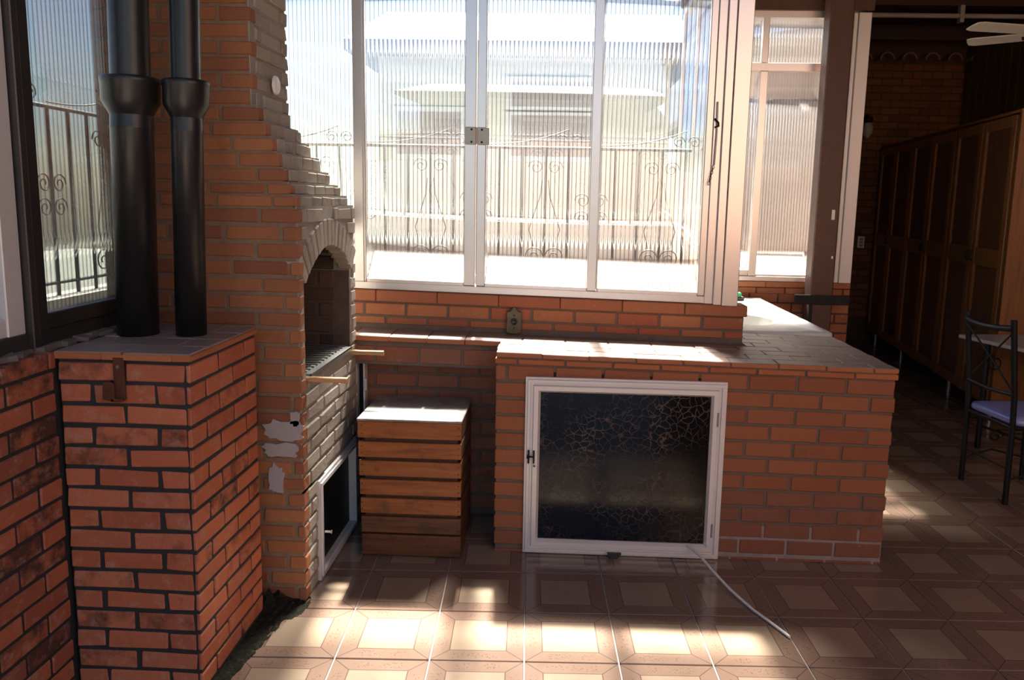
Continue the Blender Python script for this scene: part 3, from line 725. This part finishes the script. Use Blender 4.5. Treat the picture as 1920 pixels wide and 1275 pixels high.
# ------------------------------------------------------------------ slatted wooden crate
CX0, CX1, CY0, CY1, CH = -.604, -.141, -.105, .285, .645
crate = thing('slatted_crate', ((CX0+CX1)/2, .1, 0), 'wooden slatted crate with a dark lid beside the barbecue', 'crate')
sl = [(.556, .632), (.467, .538), (.380, .451), (.293, .364), (.206, .277), (.115, .190), (.012, .108)]
for k, (z0, z1) in enumerate(sl):
    g = -.006 if k == 6 else 0
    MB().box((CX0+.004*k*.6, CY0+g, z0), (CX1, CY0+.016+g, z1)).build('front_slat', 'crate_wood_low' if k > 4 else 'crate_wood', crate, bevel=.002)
    MB().box((CX1-.016, CY0+.017, z0), (CX1, CY1, z1)).build('side_slat', 'crate_side_wood', crate, bevel=.002)
    MB().box((CX0+.01, CY0+.017, z0), (CX0+.026, CY1, z1)).build('side_slat', 'crate_side_wood', crate, bevel=.002)
MB().box((CX0+.028, CY0+.018, .0), (CX1-.018, CY1-.004, .632)).build('inner_box', 'crate_side_wood', crate)
MB().box((CX0-.002, CY0-.006, .634), (CX1+.002, CY1+.03, CH)).build('lid', 'crate_lid', crate, bevel=.002)
for k, (z0, z1) in enumerate(sl):
    for x in (CX0+.018, CX1-.012):
        for z in (z0+.02, z1-.02): MB().lathe([(0, -.0012), (.0028, -.0012), (.0028, 0)], (x, CY0-(.006 if k == 6 else 0), z), 6, 'Y').build('nail', 'black_metal', crate)

# ------------------------------------------------------------------ power outlet on the low wall
po = thing('power_outlet', (.05, YP, 1.0), 'ornate old brass power outlet on the low brick wall', 'outlet')
pl = [(-.040, -.058), (-.012, -.066), (.012, -.066), (.038, -.056), (.040, -.02), (.036, .0), (.040, .035), (.038, .048), (.020, .052), (.010, .066), (.0, .078), (-.010, .066), (-.020, .052), (-.038, .048), (-.040, .035), (-.036, 0), (-.040, -.02)]
MB().prism(pl, lambda u, v, w: (.05+u, w, 1.005+v), YP-.024, YP-.003).build('plate', 'brass_old', po, bevel=.003)
MB().lathe([(0, -.004), (.012, -.004), (.013, -.010), (.017, -.010), (.018, 0)], (.05, YP-.024, 1.003), 20, 'Y').build('socket', 'black_plastic', po, True)
for z in (.972, 1.035): MB().lathe([(0, -.003), (.004, -.003), (.004, 0)], (.05, YP-.024, z), 10, 'Y').build('screw', 'black_metal', po)

# white plastic tube
MB().tube([(.893, -.030, .070), (.93, -.10, .060), (.97, -.21, .040), (1.02, -.33, .020), (1.08, -.46, .0075), (1.13, -.56, .0065), (1.172, -.652, .0065)], .0062, 8).build('plastic_tube', 'white_plastic', None, True)
tag(bpy.data.objects['plastic_tube'], 'thin white plastic tube leaning from the glass door onto the floor', 'tube')
# small leaf on the floor
MB().add([(-.118, -.235, .004), (-.110, -.225, .012), (-.104, -.205, .010), (-.116, -.215, .006), (-.0985, -.24, .0045)], [(0, 1, 2, 3), (0, 4, 1)]).build('fallen_leaf', 'leaf_green')
tag(bpy.data.objects['fallen_leaf'], 'small green leaf lying on the shaded tiles before the crate', 'leaf')

# ------------------------------------------------------------------ kitchen corner: sink, second window, post
YK = 2.5
wk = tag(MB().box((1.19, YK+.006, 0), (2.46, YK+.16, 1.0)).build('wall_kitchen', 'mortar_dark'), kind='structure')
cs = [(.60+k*.073, .60+k*.073+.062, (k % 2)*.105) for k in range(5)]+[(.955, 1.0, .05)]
brickwork(wk, (0, YK+.006, 0), (1, 0, 0), (0, -1, 0), cs, lambda a, b: [(1.2, 2.455)], .203, .0116, 'brick_pony', .05, .005)
for k in range(4): MB().box((1.2+k*.314, YK-.012, 1.005), (1.2+(k+1)*.314-.003, YK+.16, 1.048)).build('cap_brick', 'brick_pony', wk, bevel=.004)
w2 = struct_empty('window_2', (1.7, YK+.05, 1.05))
def kb(name, x0, x1, z0, z1, y0=YK+.02, y1=YK+.07): return box(name, (x0, y0, z0), (x1, y1, z1), 'aluminium', w2, .003)
kb('sill_rail', 1.2, 2.3, 1.048, 1.085, YK+.0); kb('top_rail', 1.2, 2.3, 2.95, 3.0); kb('transom', 1.2, 2.19, 2.575, 2.635, YK+.01)
kb('mullion', 1.70, 1.745, 2.635, 2.95); kb('sash_stile', 1.695, 1.75, 1.085, 2.575, YK+.005); kb('sash_rail', 1.25, 1.695, 1.085, 1.13); kb('sash_rail', 1.75, 2.15, 1.085, 1.10); kb('right_stile', 2.165, 2.325, 1.085, 2.95)
for x0, x1, z0, z1 in ((1.25, 1.70, 1.12, 2.58), (1.745, 2.17, 1.095, 2.58), (1.25, 1.70, 2.63, 2.955), (1.74, 2.17, 2.63, 2.955)):
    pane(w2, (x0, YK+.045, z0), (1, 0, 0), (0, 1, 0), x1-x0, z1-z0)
tag(MB().box((1.2, YK, 3.0), (2.47, YK+.15, 3.6)).build('trim_2', 'dark_wood'), kind='structure')
tag(MB().box((2.325, YK-.02, 1.05), (2.352, YK+.09, 2.98)).box((2.356, YK-.03, 1.05), (2.445, YK+.09, 2.98)).build('trim_3', 'aluminium_white', bevel=.003), kind='structure')
post = thing('wooden_post', (2.22, 2.38, 0), 'dark brown wooden post with an iron strap in front of the kitchen window', 'post')
MB().prism([(-.083, -.07), (.083, -.07), (.083, .07), (-.083, .07)], lambda u, v, w: (2.185+u, 2.385+v, w), 0, 3.6).build('shaft', 'dark_wood', post, bevel=.008)
MB().box((1.99, 2.30, .905), (2.385, 2.312, .975)).build('iron_strap', 'black_metal', post, bevel=.002)
MB().box((2.10, 2.296, .62), (2.122, 2.308, .91)).build('strap_stem', 'black_metal', post, bevel=.002)
for x, z, w_, h_ in ((2.215, 1.52, .022, .07), (2.235, 1.24, .012, .02)): MB().box((x, 2.312, z), (x+w_, 2.3155, z+h_)).build('paint_chip', 'white_plastic', post)
# side window between terrace and sink
w4 = tag(MB().box((1.10, .63, 0), (1.20, YK, 1.05)).build('wall_terrace', 'brick_dark'), kind='structure')
w3 = struct_empty('window_3', (1.15, 1.5, 1.05))
for y in (.63, 1.24, 1.86, 2.45): box('stile', (1.12, y, 1.05), (1.17, y+.05, 3.0), 'aluminium', w3, .003)
for z in (1.05, 2.95): box('rail', (1.12, .63, z), (1.17, 2.5, z+.05), 'aluminium', w3, .003)
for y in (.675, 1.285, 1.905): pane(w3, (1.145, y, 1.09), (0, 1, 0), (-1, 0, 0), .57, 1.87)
tag(MB().box((1.10, .63, 3.0), (1.20, YK, 3.6)).build('trim_4', 'dark_wood'), kind='structure')

# sink
sink = thing('kitchen_sink', (1.5, 1.6, .89), 'white enamel sink top with oval bowl on the counter', 'sink')
zs = .925
def rrect(x0, x1, y0, y1, r, n=6):
    P = []
    for cx, cy, a0 in ((x1-r, y1-r, 0), (x0+r, y1-r, 90), (x0+r, y0+r, 180), (x1-r, y0+r, 270)):
        for k in range(n+1): a = R(a0+90*k/n); P.append((cx+r*math.cos(a), cy+r*math.sin(a)))
    return P
def ring_sheet(rings, mat, name, parent, cap=True):
    n = len(rings[0]); vs = [p for r in rings for p in r]; fs = []
    for i in range(len(rings)-1):
        for k in range(n): fs.append((i*n+k, i*n+(k+1) % n, (i+1)*n+(k+1) % n, (i+1)*n+k))
    if cap: fs.append(tuple((len(rings)-1)*n+k for k in range(n)))
    return MB().add(vs, fs).build(name, mat, parent, True)
nb = 28
def oval(cx, cy, a, b, z):
    return [(cx+a*math.cos(2*math.pi*(k+.5)/nb), cy+b*math.sin(2*math.pi*(k+.5)/nb), z) for k in range(nb)]
outer = lambda r, d, z: [(x, y, z) for x, y in rrect(1.215+d, 1.778-d, .845+d, 2.43-d, r)]
ring_sheet([outer(.03, 0, .89), outer(.03, 0, zs), outer(.03, .012, zs+.006), outer(.03, .03, zs+.006), outer(.03, .045, zs-.0), oval(1.42, 1.34, .17, .24, zs-.001), oval(1.42, 1.34, .165, .235, zs-.012), oval(1.42, 1.34, .15, .215, zs-.12), oval(1.42, 1.34, .10, .15, zs-.15)], 'sink_white', 'sink_top', sink)
MB().lathe([(0, .0), (.03, 0), (.034, .003), (.034, -.002)], (1.42, 1.34, zs-.149), 16).build('drain', 'steel_dull', sink, True)
MB().box((1.50, 2.26, zs-.001), (1.62, 2.34, zs+.028)).build('soap_dish', 'black_plastic', None, bevel=.006)
tag(bpy.data.objects['soap_dish'], 'black soap dish at the far end of the white sink', 'soap dish')
MB().box((1.545, 2.262, zs+.028), (1.60, 2.32, zs+.058)).build('sponge', 'sponge_green', None, bevel=.006)
tag(bpy.data.objects['sponge'], 'green sponge on the dish at the far end of the sink', 'sponge')

# ------------------------------------------------------------------ left windows
w5 = struct_empty('window_4', (-1.33, -1.2, 1.15))
def lb(name, y0, y1, z0, z1, mat, x0=-1.36, x1=-1.31): return box(name, (x0, y0, z0), (x1, y1, z1), mat, w5, .003)
lb('bottom_rail', -6, -.53, 1.135, 1.185, 'bronze_frame', -1.38, -1.315)
lb('sill_step', -1.115, -.53, 1.185, 1.235, 'bronze_frame')
lb('post', -1.175, -1.145, 1.13, 3.0, 'bronze_frame', -1.37, -1.30); lb('post', -1.143, -1.095, 1.13, 3.0, 'bronze_frame', -1.37, -1.305)
lb('top_rail', -6, -.53, 2.96, 3.0, 'bronze_frame'); lb('end_post', -.575, -.53, 1.135, 3.0, 'bronze_frame')
pane(w5, (-1.335, -1.10, 1.23), (0, 1, 0), (-1, 0, 0), .53, 1.74)
for k, y0 in enumerate((-1.255, -1.85, -2.45, -3.05, -3.65, -4.25, -4.85, -5.45)):
    lb('sash_stile', y0, y0+.075, 1.185, 2.96, 'aluminium_white', -1.37, -1.32)
    y1 = -1.255 if k == 0 else y0+.6
    if k:
        lb('sash_rail', y0+.075, y0+.6, 1.185, 1.24, 'aluminium_white', -1.37, -1.325)
        pane(w5, (-1.345, y0+.07, 1.235), (0, 1, 0), (-1, 0, 0), .53, 1.73)
tag(MB().box((-1.45, -6, 3.0), (-1.3, .65, 3.6)).build('trim_5', 'dark_wood'), kind='structure')
tag(MB().box((-1.45, -.53, 0), (-1.301, .65, 3.0)).build('wall_chimney', 'mortar_orange'), kind='structure')

# ------------------------------------------------------------------ back room
YF = 6.2
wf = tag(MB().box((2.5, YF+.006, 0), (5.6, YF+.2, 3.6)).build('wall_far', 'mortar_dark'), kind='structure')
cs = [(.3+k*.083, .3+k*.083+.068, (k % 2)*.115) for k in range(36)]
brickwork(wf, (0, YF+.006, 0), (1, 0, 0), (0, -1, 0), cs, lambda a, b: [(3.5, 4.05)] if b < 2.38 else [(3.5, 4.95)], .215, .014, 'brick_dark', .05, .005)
for k in range(7):
    x = 3.72+k*.255
    pts = [(.085*math.cos(R(a)), .085*math.sin(R(a))) for a in range(0, 181, 15)]+[(.066*math.cos(R(a)), .066*math.sin(R(a))) for a in range(180, -1, -15)]
    MB().prism(pts, lambda u, v, w: (x+u, w, 3.30+v), YF-.16, YF+.02).build('clay_roof_tile', 'clay_tile', wf)
tag(MB().box((4.95, 4.3, 2.42), (5.0, YF, 3.6)).build('wall_upper', 'wall_plaster_dark'), kind='structure')
for k in range(12):
    box('plank', (4.93, 4.3+k*.158, 2.42), (4.952, 4.3+k*.158+.15, 3.58), 'wall_panel_wood', bpy.data.objects['wall_upper'], .004)
# wardrobe
A0 = Vector((3.48, 2.2, 0)); A1 = Vector((4.02, 6.1, 0)); wd = (A1-A0).normalized(); rz = math.atan2(wd.y, wd.x)
ward = thing('wardrobe', A0, 'long brown wooden wardrobe with panelled doors in the dark back room', 'wardrobe', rz)
MW = W[ward.name]
LW, Z0, Z1 = 3.93, .15, 2.30
MB(MW).box((.17, -.58, Z0), (LW, -.02, Z1)).build('body', 'wardrobe_wood', ward)
MB(MW).box((.145, -.6, Z0-.01), (.17, .012, Z1+.015)).build('end_panel', 'wardrobe_wood', ward)
MB(MW).box((.145, -.6, Z1), (LW, .015, Z1+.02)).build('top_board', 'wardrobe_wood', ward)
for x in (.3, 1.2, 2.65, 3.7): MB(MW).tube([(x, -.05, 0), (x, -.05, Z0)], .016, 10).build('leg', 'steel_dull', ward, True)
edges = [.225, .84, 1.44, 2.05, 2.66, 3.30, 3.92]
for i in range(6):
    a, b = edges[i]+.004, edges[i+1]-.004
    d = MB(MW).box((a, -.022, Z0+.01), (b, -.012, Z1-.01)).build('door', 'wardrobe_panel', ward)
    for x0, x1 in ((a, a+.075), (b-.075, b)): MB(MW).box((x0, -.012, Z0+.01), (x1, .010, Z1-.01)).build('stile', 'wardrobe_wood', d, bevel=.004)
    for z0, z1 in ((Z0+.01, Z0+.10), (1.18, 1.32), (Z1-.09, Z1-.01)): MB(MW).box((a+.075, -.012, z0), (b-.075, .008, z1)).build('rail', 'wardrobe_wood', d, bevel=.004)
    hx = b-.035 if i % 2 == 0 else a+.035
    MB(MW).tube([(hx, .01, 1.21), (hx, .03, 1.22), (hx, .03, 1.28), (hx, .01, 1.29)], .008, 8).build('handle', 'black_metal', d, True)
# switches and a small lamp on the far wall
sw = thing('light_switch', (3.86, YF, 1.2), 'pale switch plate on the dark far brick wall', 'switch')
MB().box((3.86, YF-.018, 1.13), (3.94, YF-.004, 1.27)).build('plate', 'white_plastic', sw, bevel=.003)
for k in range(3): MB().box((3.88, YF-.024, 1.15+k*.036), (3.92, YF-.018, 1.175+k*.036)).build('rocker', 'steel_dull', sw, bevel=.002)
MB().box((3.775, YF-.018, 1.18), (3.81, YF-.004, 1.25)).build('doorbell_button', 'white_plastic', None, bevel=.003)
tag(bpy.data.objects['doorbell_button'], 'small white button beside the switch plate on the far wall', 'button')
wl2 = thing('wall_lamp', (3.84, YF, 2.5), 'small unlit glass wall lamp on the far brick wall', 'lamp')
MB().lathe([(0, 2.66), (.05, 2.66), (.055, 2.62), (.03, 2.58)], (3.84, YF-.09, 0), 16).build('cap', 'black_metal', wl2, True)
MB().lathe([(.035, 2.6), (.06, 2.54), (.055, 2.47), (.02, 2.42), (0, 2.42)], (3.84, YF-.09, 0), 16).build('shade', 'table_top', wl2, True)
MB().tube([(3.84, YF-.09, 2.65), (3.84, YF-.05, 2.69), (3.84, YF-.004, 2.66)], .01, 8).build('arm', 'black_metal', wl2, True)
# conduit under the ceiling
MB().tube([(2.6, 4.2, 3.36), (3.5, 4.2, 3.36), (5.5, 4.2, 3.36)], .022, 10).build('conduit', 'table_top', ceil, True)
MB().box((3.86, 4.17, 3.30), (3.90, 4.23, 3.45)).build('conduit_clip', 'table_top', ceil, bevel=.003)

# ceiling fan
fan = thing('ceiling_fan', (3.42, 1.75, 2.66), 'ceiling fan with pale blades hanging over the table', 'fan')
FX, FY, FZ = 3.42, 1.75, 2.72
MB().lathe([(0, -.03), (.10, -.03), (.15, .0), (.16, .05), (.13, .10), (.05, .13), (0, .13)], (FX, FY, FZ+.02), 24).build('motor', 'black_metal', fan, True)
MB().tube([(FX, FY, FZ+.14), (FX, FY, 3.6)], .014, 10).build('rod', 'black_metal', fan, True)
for tip in ((2.715, 1.60), (2.93, 2.08), (4.0, 2.25), (3.75, 1.1)):
    d = Vector((tip[0]-FX, tip[1]-FY, 0)); L = d.length; a = math.atan2(d.y, d.x)
    M = Matrix.Translation((FX, FY, FZ-.015)) @ Matrix.Rotation(a, 4, 'Z') @ Matrix.Rotation(R(10), 4, 'X')
    bl = MB(M).prism([(.20, -.045), (.3, -.06), (L-.04, -.065), (L-.005, -.05), (L, 0), (L-.005, .05), (L-.04, .065), (.3, .06), (.2, .045)], lambda u, v, w: Vector((u, v, w)), -.004, .004).build('blade', 'fan_blade', fan, bevel=.0015)
    MB(M).box((.12, -.02, -.012), (.28, .02, -.004)).build('blade_arm', 'black_metal', bl)

# chair
chair = thing('dining_chair', (2.915, 1.025, 0), 'black iron chair with a blue padded seat at the table', 'chair', R(6.5))
MC = W[chair.name]
def ct_(name, pts, r, parent=chair, n=8): return MB(MC).tube(pts, r, n).build(name, 'black_metal', parent, True)
for y in (-.195, .195):
    ct_('back_post', [(-.17, y, 0), (-.175, y, .44), (-.185, y, .62), (-.235, y, 1.03)], .0155)
    ct_('front_leg', [(.21, y, 0), (.20, y, .44)], .014)
ct_('top_rail', [(-.235, -.195, .985), (-.255, -.1, .975), (-.262, 0, .972), (-.255, .1, .975), (-.235, .195, .985)], .017)
ct_('lower_back_rail', [(-.19, -.195, .62), (-.20, 0, .612), (-.19, .195, .62)], .011)
br = ct_('cross_brace', [(-.235, -.185, .95), (-.21, 0, .80), (-.195, .185, .64)], .005); ct_('cross_brace', [(-.235, .185, .95), (-.21, 0, .80), (-.195, -.185, .64)], .005)
ct_('seat_frame', [(-.175, -.195, .435), (.20, -.195, .435), (.20, .195, .435), (-.175, .195, .435), (-.175, -.195, .435)], .011)
for y in (-.195, .195):
    ct_('stretcher', [(-.17, y, .14), (0, y, .19), (.205, y, .14)], .006)
    ct_('scroll', [(.02+.045*(1-k/22)*math.cos(k*.45), y, .27+.045*(1-k/22)*math.sin(k*.45)) for k in range(20)], .005)
ct_('stretcher', [(-.17, -.195, .2), (-.17, .195, .2)], .006)
pts = [(x, y) for x, y in rrect(-.17, .225, -.215, .215, .06)]
ring = lambda d, z: [tuple(MC @ Vector((x*(1-d), y*(1-d), z))) for x, y in pts]
ring_sheet([ring(.06, .446), ring(0, .455), ring(-.01, .468), ring(.02, .485), ring(.25, .493), ring(.7, .496)], 'vinyl_blue', 'seat', chair)

# table
tb = thing('dining_table', (3.55, 1.75, 0), 'grey topped table on black iron legs behind the chair', 'table')
MT = Matrix.Translation((3.62, 1.62, 0)) @ Matrix.Rotation(R(-35), 4, 'Z')
MB().prism([(3.03, 2.0), (3.17, 1.47), (3.35, .95), (4.3, 1.1), (4.25, 2.05), (3.5, 2.06)], lambda u, v, w: (u, v, w), .738, .762).build('top', 'table_top', tb, bevel=.004)
for x, y in ((3.16, 1.86), (3.33, 1.30), (4.1, 1.3), (4.05, 1.9)):
    lg = MB().tube([(x, y, 0), (x, y, .738)], .018, 10).build('leg', 'black_metal', tb, True)
    MB().tube([(x+.05+.05*(1-k/24)*math.cos(k*.42+3), y-.02, .60+.055*(1-k/24)*math.sin(k*.42+3)) for k in range(20)], .006, 6).build('scroll', 'black_metal', lg, True)
MB().tube([(3.16, 1.86, .16), (3.33, 1.30, .16)], .008, 8).build('stretcher', 'black_metal', tb, True)

# ------------------------------------------------------------------ outside: terrace, railings, neighbours
tag(MB().box((-40, -20, -3.2), (40, 60, -3.0)).build('ground', 'ground_grey'), kind='structure')
tag(MB().box((-2.2, .66, -3.0), (1.1, 1.75, -.06)).box((-2.2, -6, -3), (-1.5, .66, -.06)).build('terrace_floor', 'terrace_tile'), kind='structure')
YR, XR = 1.6, -2.0
tag(MB().box((XR-.14, YR-.02, -.06), (1.1, YR+.14, 1.13)).box((XR-.14, -6, -.06), (XR+.02, YR-.02, 1.13)).build('wall_parapet', 'parapet_cream'), kind='structure')
def scroll(c, r, turns, flip, ax, n=18):
    P = []
    for k in range(n):
        q = k/(n-1); a = q*turns*2*math.pi; rr = r*(1-.8*q)
        P.append((c[0]+(rr*math.cos(a)*flip if ax == 'x' else 0), c[1]+(rr*math.cos(a)*flip if ax == 'y' else 0), c[2]+rr*math.sin(a)))
    return P
def railing(label, ax, fixed, a0, a1, zt, zb, first, pitch=.148):
    pt = (lambda u, z: (u, fixed, z)) if ax == 'x' else (lambda u, z: (fixed, u, z))
    o = thing('iron_railing', pt((a0+a1)/2, 1.13), label, 'railing')
    bld = lambda nm, P, r: MB().tube(P, r, 6).build(nm, 'railing_iron', o, True)
    bld('top_bar', [pt(a0, zt), pt(a1, zt)], .011); bld('bottom_bar', [pt(a0, zb), pt(a1, zb)], .008)
    u = first; k = 0
    while u < a1:
        bld('baluster', [pt(u, 1.13), pt(u, zt)], .0085)
        if k % 5 == 0:
            for s in (-1, 1):
                for dz, fl in ((.055, 1), (-.055, -1)):
                    c = pt(u+s*.055, (zt+zb)/2+dz); bld('scroll', scroll(c, .05, 1.6, s, ax), .0035)
        if k % 5 == 3:
            for s in (-1, 1):
                bld('scroll', scroll(pt(u+s*.07, zb+.075), .065, 1.6, -s, ax), .0035); bld('scroll', scroll(pt(u+s*.06, zt-.12), .05, 1.5, s, ax), .0035)
                bld('bow', [pt(u+s*.07, zb+.14), pt(u+s*.1, zb+.25), pt(u+s*.03, zt-.3), pt(u+s*.02, zt-.2)], .0035)
        if k % 5 == 4: bld('scroll', scroll(pt(u-.05, zt+.05), .04, 1.5, 1, ax), .0035); bld('scroll', scroll(pt(u+.05, zt+.05), .04, 1.5, -1, ax), .0035)
        u += pitch; k += 1
    v = first
    while v < a1-.1:                                   # swept wire above the top bar
        e = min(v+pitch*4, a1); bld('swept_wire', [pt(v+(e-v)*q, zt+.02+.10*q**2.5) for q in [i/8 for i in range(9)]], .0035); v += pitch*5
    return o
railing('black wrought iron railing with scrolls behind the main window', 'x', YR+.06, XR, 1.09, 1.945, 1.18, -1.755)
railing('black wrought iron railing outside the side window next to the pipes', 'y', XR-.06, -3.0, YR, 1.99, 1.19, -2.85)

def house(name, label, x0, x1, y, zb, ze, ridge, wall, wins, depth=5):
    h = thing(name, ((x0+x1)/2, y+depth/2, zb), label, 'house')
    MB().box((x0, y, zb), (x1, y+depth, ze)).build('wall', wall, h)
    MB().box((x0-.4, y-.5, ze), (x1+.4, y+depth+.5, ze+.16)).build('eave', 'eave_brown', h)
    n = int((x1-x0+.8)/.6); 
    MB().prism([(-.5, ze+.16), (depth+.5, ze+.16), (depth/2, ridge)], lambda u, v, w: (w, y+u, v), x0-.4, x1+.4).build('roof', 'roof_grey', h)
    for a, b, c, d in wins:
        f_ = MB().box((a-.08, y-.05, c-.08), (b+.08, y, d+.08)).build('window_frame', 'house_white', h)
        MB().box((a, y-.06, c), (b, y-.045, d)).build('window_pane', 'house_shutter', f_)
house('neighbour_house', 'cream neighbour house with grey roof and dark windows, seen through the ribbed window', -2.6, 1.9, 9.0, -3, 3.78, 5.0, 'house_cream', [(-.52, .72, 3.05, 3.42), (-.52, .72, 2.3, 2.92), (-2.3, -1.3, 2.3, 2.95)])
house('neighbour_house', 'white neighbour house farther off behind the kitchen window', 3.2, 7.5, 12.0, -3, 3.3, 5.2, 'house_white', [(3.3, 4.2, 1.6, 2.6), (5.2, 6.2, 1.6, 2.6)])
house('neighbour_house', 'low white neighbour house beyond the railing of the side window', -17, -11.0, 6.0, -3, .9, 1.9, 'house_white', [(-16, -15, -.8, .4), (-13, -12, -.8, .4)])
tag(MB().box((-2.6, 6.5, -3), (2.2, 6.7, 2.08)).build('wall_garden', 'wall_limewash'), kind='structure')
tag(MB().box((-9.2, -4, -3), (-9, 6.4, 1.75)).build('wall_pale_added', 'wall_limewash'), kind='structure')  # pale wall added outside to brighten the lower side window
